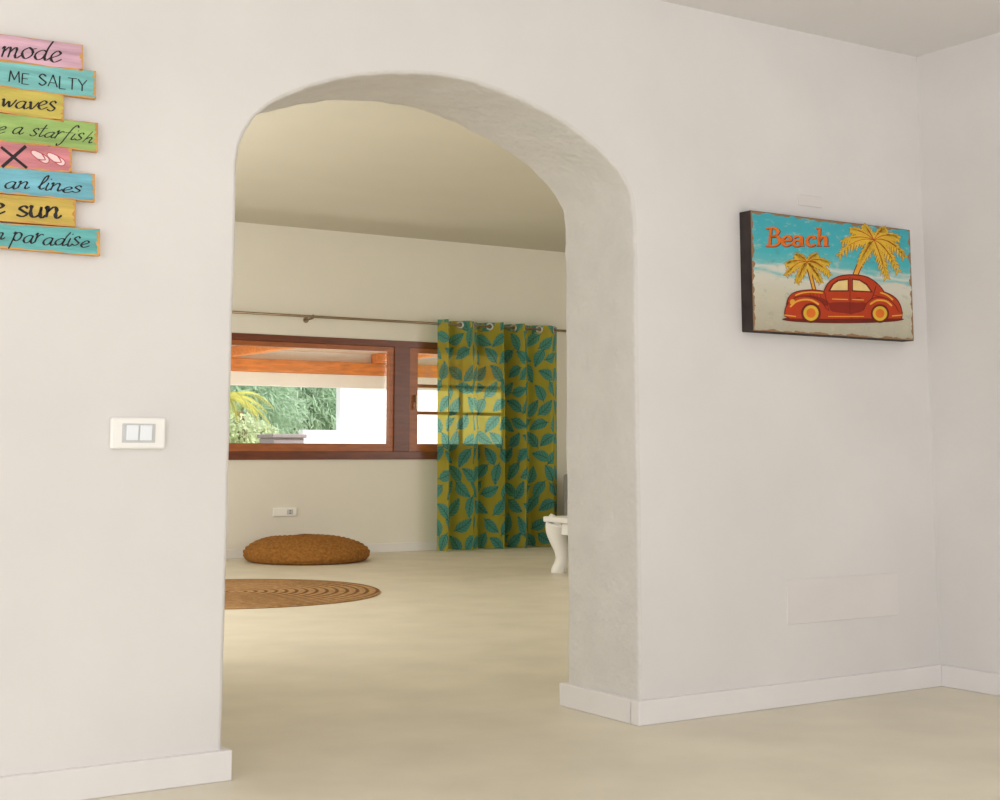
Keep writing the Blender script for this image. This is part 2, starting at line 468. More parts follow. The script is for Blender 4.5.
# ------------------------------------------------------------------ far outlet
a_ = hy(273, 508, YF - .008); b_ = hy(296, 516, YF - .008)
o = thing('wall_outlet', 'small white power outlet on the far wall above the woven cushion', 'outlet', (a_.x, YF, b_.z))
mb = MB(); mb.box(a_.x, b_.x, YF - .022, YF, b_.z, a_.z, .006); pl = mb.build('plate', M['plate'], o)
w_ = b_.x - a_.x; zc = (a_.z + b_.z) / 2
mb = MB(); mb.box(a_.x + w_ * .58, a_.x + w_ * .84, YF - .025, YF - .02, zc - .022, zc + .022, .002); mo = mb.build('socket', M['insert'], o)
for dz in (-.011, .011):
    mb = MB(); xc = a_.x + w_ * .71; mb.tube([(xc, YF - .0256, zc + dz), (xc, YF - .0245, zc + dz)], .006, 10); mb.build('hole', M['dark'], mo)

# ------------------------------------------------------------------ light switch
a_ = hy(111, 417, -.012); b_ = hy(165, 449, -.012)
o = thing('light_switch', 'white wall switch plate with two pale rockers left of the arch', 'light switch', (a_.x, 0, b_.z))
mb = MB(); mb.box(a_.x, b_.x, -.016, 0, b_.z, a_.z, .007, 3); mb.build('plate', M['plate'], o)
W_, H_ = b_.x - a_.x, a_.z - b_.z
def sx(f): return a_.x + W_ * f
def sz(f): return b_.z + H_ * f
mb = MB(); mb.box(sx(.2), sx(.8), -.0185, -.015, sz(.2), sz(.8), .001); mb.build('insert', M['insert'], o)
for k in range(2):
    mb = MB(); x0, x1 = sx(.27 + .25 * k), sx(.27 + .25 * k + .215)
    mb.hexa([(x0, -.0205, sz(.27)), (x1, -.0205, sz(.27)), (x1, -.0235, sz(.75)), (x0, -.0235, sz(.75))],
            [(x0, -.018, sz(.27)), (x1, -.018, sz(.27)), (x1, -.018, sz(.75)), (x0, -.018, sz(.75))], .001)
    mb.build('rocker', M['rocker'], o)

# faint plaster covers on the front wall
for nm, lab, q in (('trim_1', 'faint painted-over rectangular cover low on the wall at right', (786, 580, 787, 625, 899)),
                   ('trim_2', 'tiny painted-over cover on the wall above the beach picture', (798, 194, 798, 205, 822))):
    A = hy(q[0], q[1], -.002); B = hy(q[2], q[3], -.002); xe = hy(q[4], q[3], -.002).x
    mb = MB(); mb.box(A.x, xe, -.004, 0.004, B.z, A.z, .0015, 1)
    struct(mb.build(nm, M['patch'], None, (A.x, 0, B.z)), lab, 'wall cover')

# ------------------------------------------------------------------ lettering and flat art (laid on the plane of each sign)
G = {
 'a': (1.1, [[(.8,.85),(.5,1),(.15,.7),(.1,.3),(.35,0),(.65,.2),(.8,.85)],[(.8,1),(.78,.3),(.95,0),(1.2,.3)]]),
 'c': (.85, [[(.75,.8),(.5,1),(.15,.65),(.15,.3),(.45,0),(.85,.2)]]),
 'd': (1.1, [[(.8,.85),(.5,1),(.15,.7),(.1,.3),(.35,0),(.65,.2),(.8,.85)],[(1.0,2.0),(.82,1.2),(.8,.3),(.95,0),(1.2,.3)]]),
 'e': (.85, [[(.0,.3),(.5,.55),(.7,.8),(.45,1),(.15,.65),(.15,.25),(.45,0),(.9,.3)]]),
 'f': (.8, [[(1.0,1.75),(.7,2.05),(.48,1.6),(.38,.6),(.3,-.5),(.05,-.9),(-.1,-.6)],[(.05,.95),(.8,1)]]),
 'h': (1.0, [[(.22,1.95),(.15,0)],[(.15,.5),(.45,.95),(.7,.8),(.7,.3),(.85,0),(1.05,.2)]]),
 'i': (.5, [[(.2,1),(.17,.25),(.35,0),(.55,.25)],[(.24,1.42),(.28,1.56)]]),
 'l': (.55, [[(.05,.2),(.45,1.4),(.38,2.05),(.2,1.6),(.2,.3),(.4,0),(.6,.25)]]),
 'm': (1.35, [[(-.05,.8),(.1,1),(.12,0)],[(.12,.5),(.4,1),(.55,.8),(.55,0)],[(.55,.5),(.85,1),(1.0,.8),(1.0,.25),(1.15,0),(1.42,.3)]]),
 'n': (.95, [[(-.05,.8),(.1,1),(.12,0)],[(.12,.5),(.45,1),(.65,.8),(.65,.25),(.8,0),(1.02,.3)]]),
 'o': (.95, [[(.5,1),(.15,.7),(.15,.3),(.45,0),(.8,.3),(.8,.7),(.5,1),(.75,.88),(1.02,.95)]]),
 'p': (.98, [[(.0,.8),(.15,1),(.14,0),(.08,-1.0)],[(.12,.6),(.4,1),(.75,.8),(.75,.3),(.45,0),(.12,.25)]]),
 'r': (.72, [[(-.05,.8),(.1,1.05),(.12,0)],[(.12,.5),(.4,.95),(.68,.9)]]),
 's': (.75, [[(.65,.85),(.4,1.05),(.15,.78),(.4,.52),(.65,.28),(.4,0),(.02,.15)]]),
 't': (.65, [[(.34,1.6),(.27,.3),(.42,0),(.68,.25)],[(-.05,1.05),(.65,1.12)]]),
 'u': (.98, [[(.0,.85),(.1,1),(.12,.3),(.35,0),(.65,.3),(.7,1)],[(.7,1),(.7,.25),(.85,0),(1.02,.25)]]),
 'v': (.78, [[(-.05,.9),(.08,1),(.35,0),(.75,1.1)]]),
 'w': (1.18, [[(-.05,.9),(.08,1),(.3,0),(.55,.8),(.8,0),(1.15,1.1)]]),
 'M': (1.2, [[(0,0),(.1,1.5)],[(.1,1.5),(.5,.3)],[(.5,.3),(.9,1.5)],[(.9,1.5),(1,0)]]),
 'E': (.9, [[(.05,1.5),(.05,0)],[(.05,1.5),(.7,1.5)],[(.05,.78),(.6,.78)],[(.05,0),(.7,0)]]),
 'S': (.95, [[(.75,1.25),(.4,1.5),(.1,1.15),(.4,.78),(.75,.4),(.4,0),(.05,.25)]]),
 'A': (1.05, [[(0,0),(.45,1.5)],[(.45,1.5),(.9,0)],[(.17,.5),(.73,.5)]]),
 'L': (.82, [[(.05,1.5),(.05,0)],[(.05,0),(.65,0)]]),
 'T': (1.0, [[(0,1.5),(.9,1.5)],[(.45,1.5),(.45,0)]]),
 'Y': (.9, [[(0,1.5),(.42,.75)],[(.84,1.5),(.42,.75)],[(.42,.75),(.42,0)]]),
 ' ': (.7, []),
}
GS = dict(G)
GS['B'] = (1.25, [[(.3,1.8),(.22,0)],[(-.12,1.8),(.6,1.85),(.95,1.45),(.65,1.0),(.27,.95)],[(.27,.97),(.85,.95),(1.1,.5),(.75,.02),(-.15,.0)]])
GS['h'] = (1.2, [[(.25,1.85),(.2,0)],[(.2,.5),(.5,.98),(.8,.8),(.8,.05)],[(-.05,1.8),(.3,1.85)],[(-.02,.04),(.45,.04)],[(.6,.04),(1.1,.04)]])
GS['a'] = (1.2, [[(.12,.82),(.45,1.02),(.78,.85),(.8,.05)],[(.8,.5),(.4,.58),(.12,.3),(.35,0),(.65,.05),(.8,.3)],[(.75,.04),(1.1,.04)]])
GS['c'] = (.95, [[(.75,.72),(.7,.95),(.42,1.02),(.12,.65),(.15,.28),(.45,0),(.85,.2)]])
GS['e'] = (.95, [[(.15,.52),(.78,.56),(.72,.9),(.45,1.02),(.14,.68),(.14,.3),(.45,0),(.85,.2)]])
def ribbon(mb, pts, thin, thick, Y):
    n = len(pts); L = []; R = []
    for i in range(n):
        a = pts[max(i - 1, 0)]; b = pts[min(i + 1, n - 1)]
        dx, dy = b[0] - a[0], b[1] - a[1]; l = math.hypot(dx, dy) or 1
        dx /= l; dy /= l
        w = (thin + (thick - thin) * abs(dy) ** 1.4 * (1.0 if dy * dx >= -.15 else .55)) / 2
        if i in (0, n - 1): w *= .7
        L.append((pts[i][0] - dy * w, pts[i][1] + dx * w)); R.append((pts[i][0] + dy * w, pts[i][1] - dx * w))
    for i in range(n - 1):
        mb.poly([hy(*L[i], Y), hy(*L[i + 1], Y), hy(*R[i + 1], Y), hy(*R[i], Y)])
def write(mb, text, x0, x1, y0, y1, xh, thin, thick, Y, slant=.2, GG=G, jit=0.0):
    tot = sum(GG[c][0] for c in text); k = (x1 - x0) / tot; cur = 0
    rj = random.Random(len(text) * 7 + int(y0))
    for i, c in enumerate(text):
        adv, strokes = GG[c]
        jy = rj.uniform(-jit, jit); js = 1 + rj.uniform(-jit, jit) * .16
        for st in strokes:
            q = catmull(st, 6)
            pts = []
            for (gx, gy) in q:
                X = x0 + (cur + gx) * k + gy * xh * slant
                yb_ = y0 + (y1 - y0) * (X - x0) / (x1 - x0)
                pts.append((X, yb_ - gy * xh * js + jy))
            ribbon(mb, pts, thin, thick, Y - .00004 * (i % 2))
        cur += adv

def ink(name, c): return mat(name, c, .7, .08, 20)
M['ink'] = ink('ink_dark', (48, 44, 46)); M['flip'] = ink('ink_pale_pink', (246, 216, 214)); M['flipstrap'] = ink('ink_coral', (192, 78, 92))
plank_cols = [(216, 174, 190), (128, 192, 190), (200, 183, 94), (158, 188, 112), (214, 138, 144), (124, 187, 203), (210, 181, 94), (110, 182, 180)]
plank_names = ['pink', 'turquoise', 'mustard yellow', 'green', 'coral pink', 'sky blue', 'golden yellow', 'teal']
def plank_mat(i, c):
    return mat('painted_plank_%s' % plank_names[i].replace(' ', '_'), c, .75, .22, 9, .3, 40, .2, 0, (.6, 1, 5))
M['rawwood'] = mat('raw_wood_edge', (212, 158, 92), .8, .2, 12)
quads = [  # top-left(x=0) y, bottom-left y, right x, top-right y, bottom-right y
    (34, 61, 83, 45, 71), (61, 87, 96, 71, 99), (86, 112, 64, 95, 122), (113, 141, 98, 123, 152),
    (141, 167, 72, 148, 173), (167, 193, 95, 174, 202), (194, 221, 76, 200, 227), (223, 248, 100, 229, 256)]
base = hy(-10, 250, 0)
sg = thing('plank_sign', 'stack of colourful painted wooden planks with beach phrases at upper left', 'sign', (base.x, 0, base.z))
for px in (-70, 40):
    mb = MB(); A = hy(px - 6, 42, -.008); B = hy(px + 6, 246, -.008); mb.box(A.x, B.x, -.010, 0, B.z, A.z)
    mb.build('backing_batten', M['rawwood'], sg)
YP = -.028
for i, (tl, bl, xr_, tr, br) in enumerate(quads):
    xa = -105 + (i % 3) * 12
    st_, sb_ = (tr - tl) / xr_, (br - bl) / xr_
    pts = [(xa, bl + sb_ * xa), (xr_, br), (xr_, tr), (xa, tl + st_ * xa)]
    fr_ = [hy(x, y, YP) for x, y in pts]; bk_ = [Vector((v.x, -.010, v.z)) for v in fr_]
    mb = MB(); mb.hexa(fr_, bk_)
    mb.bm.faces.ensure_lookup_table()
    for f in mb.bm.faces:
        if abs(f.calc_center_median().y - YP) > .001: f.material_index = 1
    po = mb.build('plank', [plank_mat(i, plank_cols[i]), M['rawwood']], sg); po['label'] = plank_names[i] + ' painted plank'
    mb = MB()
    def rim(ax, ay, bx, by, w0):
        n_ = 16; dx, dy = (bx - ax) / n_, (by - ay) / n_; l = math.hypot(dx, dy); nx, ny = -dy / l, dx / l
        a0 = w0 * random.uniform(.3, 1)
        for k in range(n_):
            a1 = w0 * random.uniform(.1, 1.2)
            mb.poly([hy(ax + dx * k, ay + dy * k, YP - .0003), hy(ax + dx * (k + 1), ay + dy * (k + 1), YP - .0003),
                     hy(ax + dx * (k + 1) + nx * a1, ay + dy * (k + 1) + ny * a1, YP - .0003), hy(ax + dx * k + nx * a0, ay + dy * k + ny * a0, YP - .0003)])
            a0 = a1
    rim(xr_, tr, xr_, br, 3.4); rim(xr_, br, xa, bl + sb_ * xa, 2.0); rim(xa, tl + st_ * xa, xr_, tr, .8)
    mb.build('worn_edge', M['rawwood'], po)
    YT = YP - .0008
    mb = MB()
    if i == 0: write(mb, 'mode', 0, 60, 57.5, 62, 10, .7, 3.0, YT, .35, G, 1.1)
    if i == 1: write(mb, 'ME SALTY', 9, 87, 82, 91, 7.6, 1.0, 2.0, YT, .05, G, .8)
    if i == 2: write(mb, 'waves', 0, 55, 106, 111, 8.6, .7, 2.8, YT, .35, G, 1.1)
    if i == 3: write(mb, 'e a starfish', -5, 91, 132, 142, 7.0, .6, 1.9, YT, .7, G, 1.2)
    if i == 4:
        ribbon(mb, [(1, 147), (27, 168)], 3.6, 4.2, YT); ribbon(mb, [(26, 146), (2, 167)], 4.6, 5.4, YT - .0001)
    if i == 5: write(mb, 'an lines', 3, 80, 187, 193.5, 7.2, .7, 2.5, YT, .5, G, 1.1)
    if i == 6: write(mb, 'e sun', -10, 60, 214, 219, 9.8, 1.3, 4.3, YT, .2, G, 1.0)
    if i == 7: write(mb, 'n paradise', -7, 88, 239.5, 247.5, 8.0, .7, 2.5, YT, .42, G, 1.1)
    mb.build('lettering', M['ink'], po)
    if i == 4:
        for (cx, cy, ang) in ((40, 156.5, .55), (56, 159, .55)):
            def loc(lx, ly): return (cx + lx * math.cos(ang) - ly * math.sin(ang), cy + lx * math.sin(ang) + ly * math.cos(ang))
            def sole(g): return [hy(*loc((9.8 + g) * math.cos(2 * math.pi * k / 28), (3.6 + g + .8 * math.cos(2 * math.pi * k / 28) + .6 * math.cos(4 * math.pi * k / 28)) * math.sin(2 * math.pi * k / 28)), YT - (0 if g > 0 else .0003)) for k in range(28)]
            mb = MB(); mb.poly(sole(.8)); mb.build('flip_flop_outline_motif', M['flipstrap'], po)
            mb = MB(); mb.poly(sole(0)); mb.build('flip_flop_motif', M['flip'], po)
            mb = MB()
            ribbon(mb, [loc(6.5, 0), loc(3, -2.2), loc(-1, -3.6)], 1.0, 1.3, YT - .0006); ribbon(mb, [loc(6.5, 0), loc(3, 2.2), loc(-1, 3.6)], 1.0, 1.3, YT - .0006)
            mb.build('flip_flop_strap_motif', M['flipstrap'], po)

# ------------------------------------------------------------------ beach picture
YS = -.062
c4 = [(753, 332), (914, 340), (910, 229), (750, 211)]
fr_ = [hy(x, y, YS) for x, y in c4]
bx0 = (fr_[0].x + fr_[3].x) / 2; bx1 = (fr_[1].x + fr_[2].x) / 2
bz0 = (fr_[0].z + fr_[1].z) / 2; bz1 = (fr_[2].z + fr_[3].z) / 2
bs = thing('beach_picture', 'thick box picture of a red vintage car and palms lettered Beach', 'picture', (bx0, 0, bz0))
M['boxside'] = mat('picture_side', (58, 50, 48), .8, .25, 14)
mb = MB(); mb.box(bx0, bx1, YS, 0, bz0, bz1, .003, 2); mb.build('box', M['boxside'], bs)
def face_mat():
    m = bpy.data.materials.new('printed_beach_scene'); m.use_nodes = True; nt = m.node_tree; N = nt.nodes; Lk = nt.links
    b = N['Principled BSDF']; b.inputs['Roughness'].default_value = .5
    uv = N.new('ShaderNodeUVMap'); sp = N.new('ShaderNodeSeparateXYZ'); Lk.new(uv.outputs[0], sp.inputs[0])
    def math_(op, a, c=None):
        q = N.new('ShaderNodeMath'); q.operation = op
        if hasattr(a, 'links'): Lk.new(a, q.inputs[0])
        else: q.inputs[0].default_value = a
        if c is not None:
            if hasattr(c, 'links'): Lk.new(c, q.inputs[1])
            else: q.inputs[1].default_value = c
        return q.outputs[0]
    mp = N.new('ShaderNodeMapping'); mp.inputs['Scale'].default_value = (2.2, 7, 1); Lk.new(uv.outputs[0], mp.inputs[0])
    nz = N.new('ShaderNodeTexNoise'); nz.inputs['Scale'].default_value = 1.6; nz.inputs['Detail'].default_value = 8; Lk.new(mp.outputs[0], nz.inputs['Vector'])
    h_ = math_('ADD', sp.outputs['Y'], math_('MULTIPLY', math_('SUBTRACT', nz.outputs['Fac'], .5), .22))
    cr = N.new('ShaderNodeValToRGB'); els = cr.color_ramp.elements
    stops = [(0.0, (180, 172, 150)), (.3, (204, 198, 176)), (.46, (214, 210, 194)), (.5, (130, 190, 190)), (.55, (216, 214, 200)), (.6, (96, 184, 188)), (.68, (66, 178, 188)), (1.0, (54, 168, 182))]
    els[0].position = 0; els[0].color = lin(stops[0][1]); els[1].position = 1; els[1].color = lin(stops[-1][1])
    for p_, c_ in stops[1:-1]:
        e = els.new(p_); e.color = lin(c_)
    Lk.new(h_, cr.inputs[0])
    n3 = N.new('ShaderNodeTexNoise'); n3.inputs['Scale'].default_value = 11; n3.inputs['Detail'].default_value = 10; n3.inputs['Roughness'].default_value = .75; Lk.new(uv.outputs[0], n3.inputs['Vector'])
    r3 = N.new('ShaderNodeValToRGB'); r3.color_ramp.elements[0].position = .54; r3.color_ramp.elements[1].position = .66
    r3.color_ramp.elements[0].color = (0, 0, 0, 1); r3.color_ramp.elements[1].color = (.55, .55, .55, 1); Lk.new(n3.outputs['Fac'], r3.inputs[0])
    mw = N.new('ShaderNodeMixRGB'); Lk.new(r3.outputs[0], mw.inputs[0]); Lk.new(cr.outputs[0], mw.inputs[1]); mw.inputs[2].default_value = lin((214, 204, 176))
    r4 = N.new('ShaderNodeValToRGB'); r4.color_ramp.elements[0].position = .32; r4.color_ramp.elements[1].position = .44
    r4.color_ramp.elements[0].color = (.4, .4, .4, 1); r4.color_ramp.elements[1].color = (0, 0, 0, 1); Lk.new(n3.outputs['Fac'], r4.inputs[0])
    mv = N.new('ShaderNodeMixRGB'); Lk.new(r4.outputs[0], mv.inputs[0]); Lk.new(mw.outputs[0], mv.inputs[1]); mv.inputs[2].default_value = lin((96, 108, 100))
    n2 = N.new('ShaderNodeTexNoise'); n2.inputs['Scale'].default_value = 14; n2.inputs['Detail'].default_value = 6; Lk.new(uv.outputs[0], n2.inputs['Vector'])
    ex = math_('MINIMUM', sp.outputs['X'], math_('SUBTRACT', 1.0, sp.outputs['X']))
    ey = math_('MULTIPLY', math_('MINIMUM', sp.outputs['Y'], math_('SUBTRACT', 1.0, sp.outputs['Y'])), .7)
    ed = math_('MINIMUM', ex, ey)
    th = math_('SUBTRACT', math_('MULTIPLY', n2.outputs['Fac'], .06), .02)
    mk = math_('LESS_THAN', ed, th)
    mix = N.new('ShaderNodeMixRGB'); Lk.new(mk, mix.inputs[0]); Lk.new(mv.outputs[0], mix.inputs[1]); mix.inputs[2].default_value = lin((148, 112, 76))
    Lk.new(mix.outputs[0], b.inputs['Base Color']); return m
mb = MB(); mb.poly([(bx0 + .002, YS - .0006, bz0 + .002), (bx1 - .002, YS - .0006, bz0 + .002), (bx1 - .002, YS - .0006, bz1 - .002), (bx0 + .002, YS - .0006, bz1 - .002)])
uvl = mb.bm.loops.layers.uv.new('UVMap'); mb.bm.faces.ensure_lookup_table()
for lp, uvc in zip(mb.bm.faces[0].loops, ((0, 0), (1, 0), (1, 1), (0, 1))): lp[uvl].uv = uvc
face = mb.build('printed_face', face_mat(), bs, recalc=False)
M['pdark'] = ink('print_dark_red', (112, 34, 20)); M['pred'] = ink('print_red_orange', (188, 62, 26)); M['pyel'] = ink('print_yellow', (228, 182, 58)); M['pcream'] = ink('print_cream', (236, 204, 136))
M['porange'] = ink('print_orange', (226, 116, 38)); M['phi'] = ink('print_highlight', (234, 166, 60)); M['pshade'] = ink('print_shade_red', (142, 40, 22))
L0 = YS - .0012
dl = .00035
mb = MB(); write(mb, 'Beach', 767.5, 830.5, 246.0, 246.5, 9.6, 2.3, 4.5, L0, .02, GS); mb.build('lettering_outline', M['pdark'], face)
mb = MB(); write(mb, 'Beach', 767, 830, 245.5, 246, 9.6, 1.7, 3.8, L0 - dl, .02, GS); mb.build('lettering', M['porange'], face)
def quadpath(c, tip, bend, n_):
    mx_, my_ = (c[0] + tip[0]) / 2, (c[1] + tip[1]) / 2 - bend
    return [((1 - t) ** 2 * c[0] + 2 * t * (1 - t) * mx_ + t * t * tip[0], (1 - t) ** 2 * c[1] + 2 * t * (1 - t) * my_ + t * t * tip[1]) for t in [k / n_ for k in range(n_ + 1)]]
def frond(mb, c, tip, w, bend, Y, grow=0):
    NL = 11
    P = quadpath(c, tip, bend, NL)
    for k in range(1, NL + 1):
        a, b = P[k - 1], P[k]; dx, dy = b[0] - a[0], b[1] - a[1]; l = math.hypot(dx, dy) or 1; dx /= l; dy /= l
        t = k / NL; ll = w * (math.sin(math.pi * min(1, .22 + t * .66)) ** .6) * (1.08 if k % 2 else .82)
        for s_ in (-1, 1):
            nx, ny = -dy * s_, dx * s_
            ex, ey = nx * .72 + dx * .6, ny * .72 + dy * .6 + .4
            hw = 1.25 + grow
            bx_, by_ = (a[0] + b[0]) / 2, (a[1] + b[1]) / 2
            mx_, my_ = bx_ + ex * ll * .45, by_ + ey * ll * .45
            tx_, ty_ = bx_ + ex * (ll + grow * 1.5), by_ + ey * (ll + grow * 1.5)
            l2 = math.hypot(ex, ey) or 1; px_, py_ = -ey / l2 * hw, ex / l2 * hw
            mb.poly([hy(bx_ - px_, by_ - py_, Y), hy(mx_ - px_ * .85, my_ - py_ * .85, Y), hy(tx_, ty_, Y), hy(mx_ + px_ * .85, my_ + py_ * .85, Y), hy(bx_ + px_, by_ + py_, Y)])
    ribbon(mb, P, 1.4 + grow, 1.4 + grow, Y)
def palm(c, tips, w, trunk, tw_):
    d = MB(); ribbon(d, catmull(trunk, 5), tw_ + 1.8, tw_ + 1.8, L0)
    for t, b_ in tips: frond(d, c, t, w, b_, L0 - dl * .3, .3)
    d.build('palm_motif', M['pdark'], face)
    y_ = MB(); ribbon(y_, catmull(trunk, 5), tw_, tw_, L0 - dl * .4); y_.build('palm_trunk_motif', M['phi'], face)
    y_ = MB()
    for k, (t, b_) in enumerate(tips): frond(y_, c, t, w, b_, L0 - dl * (1 + .1 * k), 0)
    y_.build('palm_leaf_motif', M['pyel'], face)
    y_ = MB()
    for t, b_ in tips: ribbon(y_, quadpath(c, t, b_, 10)[:8], .5, .6, L0 - dl * 2.2)
    y_.build('palm_rib_motif', M['pred'], face)
palm((874, 240), [((838, 256), 13), ((842, 242), 8), ((851, 229), 5), ((864, 225), 2), ((885, 228), 4), ((899, 238), 8), ((905, 257), 13), ((899, 272), 11), ((887, 278), 5), ((860, 263), 5)], 8.2, [(853, 283), (857, 271), (864, 257), (873, 243)], 4.2)
palm((807, 262), [((786, 275), 9), ((786, 264), 5), ((796, 254), 3), ((817, 254), 3), ((829, 263), 6), ((830, 275), 9), ((821, 282), 4), ((797, 282), 4)], 6.2, [(815, 293), (812, 281), (808, 266)], 2.4)
# tall rounded vintage saloon with separate fenders
cabin = [(822, 298), (824, 292), (829, 283), (836, 278), (845, 275.6), (857, 275.6), (867, 277.5), (876, 283), (883, 291), (886, 300), (887, 314), (822, 314)]
hood = [(788, 313), (787.5, 303), (790.5, 296), (797, 292), (808, 290.6), (819, 290.8), (828, 293), (836, 298), (836, 315), (800, 316)]
tail = [(868, 289), (880, 291), (890, 295), (897, 300.5), (901, 309), (899, 316), (868, 316)]
fend_f = [(785, 316), (786, 308), (791, 301), (800, 297), (812, 297.8), (822, 303), (829, 311), (850, 314), (850, 318.5), (790, 318.5)]
fend_r = [(852, 318.5), (852, 314), (863, 311), (867, 303.5), (875, 298), (886, 298.8), (894, 304.5), (898, 311), (902, 313.5), (901, 318.5)]
cabin = catmull(cabin, 3); hood = catmull(hood, 3); tail = catmull(tail, 3); fend_f = catmull(fend_f, 3); fend_r = catmull(fend_r, 3)
def px_poly(mb, pts, Y): mb.poly([hy(x, y, Y) for x, y in pts])
def grow(pts, g):
    cx = sum(p_[0] for p_ in pts) / len(pts); cy = sum(p_[1] for p_ in pts) / len(pts)
    out = []
    for x, y in pts:
        dx, dy = x - cx, y - cy; l = math.hypot(dx, dy); out.append((x + dx / l * g, y + dy / l * g))
    return out
def circ(cx, cy, r_, n_=24, ex=.98): return [(cx + r_ * ex * math.cos(2 * math.pi * k / n_), cy + r_ * math.sin(2 * math.pi * k / n_)) for k in range(n_)]
mb = MB()
for q_ in (cabin, hood, tail): px_poly(mb, grow(q_, 1.2), L0 - dl * 3)
px_poly(mb, [(843 + 61 * math.cos(2 * math.pi * k / 30), 319.3 + 4 * math.sin(2 * math.pi * k / 30)) for k in range(30)], L0 - dl * 2.6)
mb.build('car_motif', M['pdark'], face)
mb = MB()
px_poly(mb, cabin, L0 - dl * 4); px_poly(mb, hood, L0 - dl * 4.1); px_poly(mb, tail, L0 - dl * 4.1)
mb.build('car_body_motif', M['pred'], face)
mb = MB()
px_poly(mb, catmull([(828, 303), (840, 302), (856, 302.5), (866, 303), (862, 311), (850, 314), (836, 313), (830, 310)], 3), L0 - dl * 4.3)
px_poly(mb, catmull([(793, 298), (802, 295), (815, 296), (828, 301), (826, 306), (814, 298.5), (800, 298)], 3), L0 - dl * 4.3)
px_poly(mb, catmull([(872, 295), (880, 296), (890, 300), (896, 307), (890, 303), (880, 298)], 3), L0 - dl * 4.3)
mb.build('car_shade_motif', M['pshade'], face)
mb = MB()
for q_ in (fend_f, fend_r): px_poly(mb, grow(q_, .9), L0 - dl * 4.6)
for q_ in ([(828, 291.5), (832, 284), (837.5, 279.8), (848.8, 278.4), (848.8, 291.5)], [(851.8, 291.5), (851.8, 278.4), (860, 279.4), (867.5, 284), (873, 292.5)]): px_poly(mb, q_, L0 - dl * 4.6)
ribbon(mb, [(850, 277), (850, 316)], 1.0, 1.0, L0 - dl * 4.6); ribbon(mb, [(824.5, 292), (829, 312)], 1.0, 1.0, L0 - dl * 4.6); ribbon(mb, catmull([(876, 286), (872, 298), (864, 311)], 4), .9, .9, L0 - dl * 4.6)
ribbon(mb, [(856, 298), (861, 298)], 1.2, 1.2, L0 - dl * 4.6)
for k in range(4): ribbon(mb, [(810 + k * 3.4, 293.5 + .3 * k), (811 + k * 3.4, 298 + .6 * k)], .7, .7, L0 - dl * 4.6)
mb.build('car_outline_motif', M['pdark'], face)
mb = MB()
for q_ in (fend_f, fend_r): px_poly(mb, q_, L0 - dl * 5.2)
mb.build('car_fender_motif', M['pred'], face)
for w4 in ([(830.5, 290.2), (833.5, 284.8), (838.5, 281.2), (847.6, 280), (847.6, 290.2)], [(853, 290.2), (853, 280), (859.5, 280.8), (866, 285), (870.5, 291.2)]):
    mb = MB(); px_poly(mb, w4, L0 - dl * 5); mb.build('car_window_motif', M['pcream'], face)
mb = MB()
ribbon(mb, catmull([(795, 295.6), (801, 293.2), (811, 292), (823, 293)], 4), 1.3, 1.6, L0 - dl * 5); ribbon(mb, [(832, 299), (848, 299.5)], 1.3, 1.5, L0 - dl * 5); ribbon(mb, [(852, 299.5), (864, 300)], 1.3, 1.5, L0 - dl * 5)
ribbon(mb, catmull([(880, 292.5), (887, 295), (893, 300)], 4), 1.4, 1.6, L0 - dl * 5)
ribbon(mb, catmull([(790, 307), (796, 301.8), (804, 299.6), (812, 300.4), (819, 304.6)], 4), 1.8, 2.2, L0 - dl * 5.6); ribbon(mb, catmull([(870, 304.4), (877, 300.4), (886, 301.2), (892, 306)], 4), 1.8, 2.0, L0 - dl * 5.6)
ribbon(mb, [(784, 315), (796, 316.5)], 1.6, 1.6, L0 - dl * 5.6); ribbon(mb, [(892, 316), (903, 315)], 1.6, 1.6, L0 - dl * 5.6)
ribbon(mb, [(828, 316.4), (864, 316.4)], 1.2, 1.2, L0 - dl * 5.6)
px_poly(mb, circ(792.5, 302, 2.8), L0 - dl * 5.8)
mb.build('car_highlight_motif', M['phi'], face)
for (cx, cy, r_) in ((811, 313, 10), (880, 313.5, 9.4)):
    mb = MB(); px_poly(mb, circ(cx, cy, r_), L0 - dl * 6); mb.build('car_tyre_motif', M['pdark'], face)
    mb = MB(); px_poly(mb, circ(cx, cy, r_ * .78), L0 - dl * 7); mb.build('car_wheel_motif', M['pyel'], face)
    mb = MB(); px_poly(mb, circ(cx, cy, r_ * .48), L0 - dl * 8); mb.build('car_hub_motif', M['porange'], face)

# ------------------------------------------------------------------ pouf and rug
R0 = (hz(369, 559) - hz(247, 559)).length / 2
pc = hz(308, 559)
pc.y = min(pc.y, YF - R0 - .05)
q_ = ray(308, 500); pc.x = C.x + q_.x * (pc.y - C.y) / q_.y
Hp = hy(308, 535, pc.y + .1).z
side = catmull([(R0 * .9, .0015), (R0 * .96, Hp * .08), (R0 * .987, Hp * .17), (R0, Hp * .28), (R0 * .988, Hp * .42), (R0 * .945, Hp * .55),
                (R0 * .83, Hp * .73), (R0 * .62, Hp * .87), (R0 * .4, Hp * .94), (R0 * .18, Hp * .985), (R0 * .01, Hp)], 18)
ds = [0.0]
for a, b in zip(side, side[1:]): ds.append(ds[-1] + math.hypot(b[0] - a[0], b[1] - a[1]))
NR = 16
prof_ = [(0, .0015)] + side + [(0.0, Hp)]
arcpos = {round(r_ * 1e6) + round(z_ * 1e6) * 7: d_ / ds[-1] * NR for (r_, z_), d_ in zip(side, ds)}
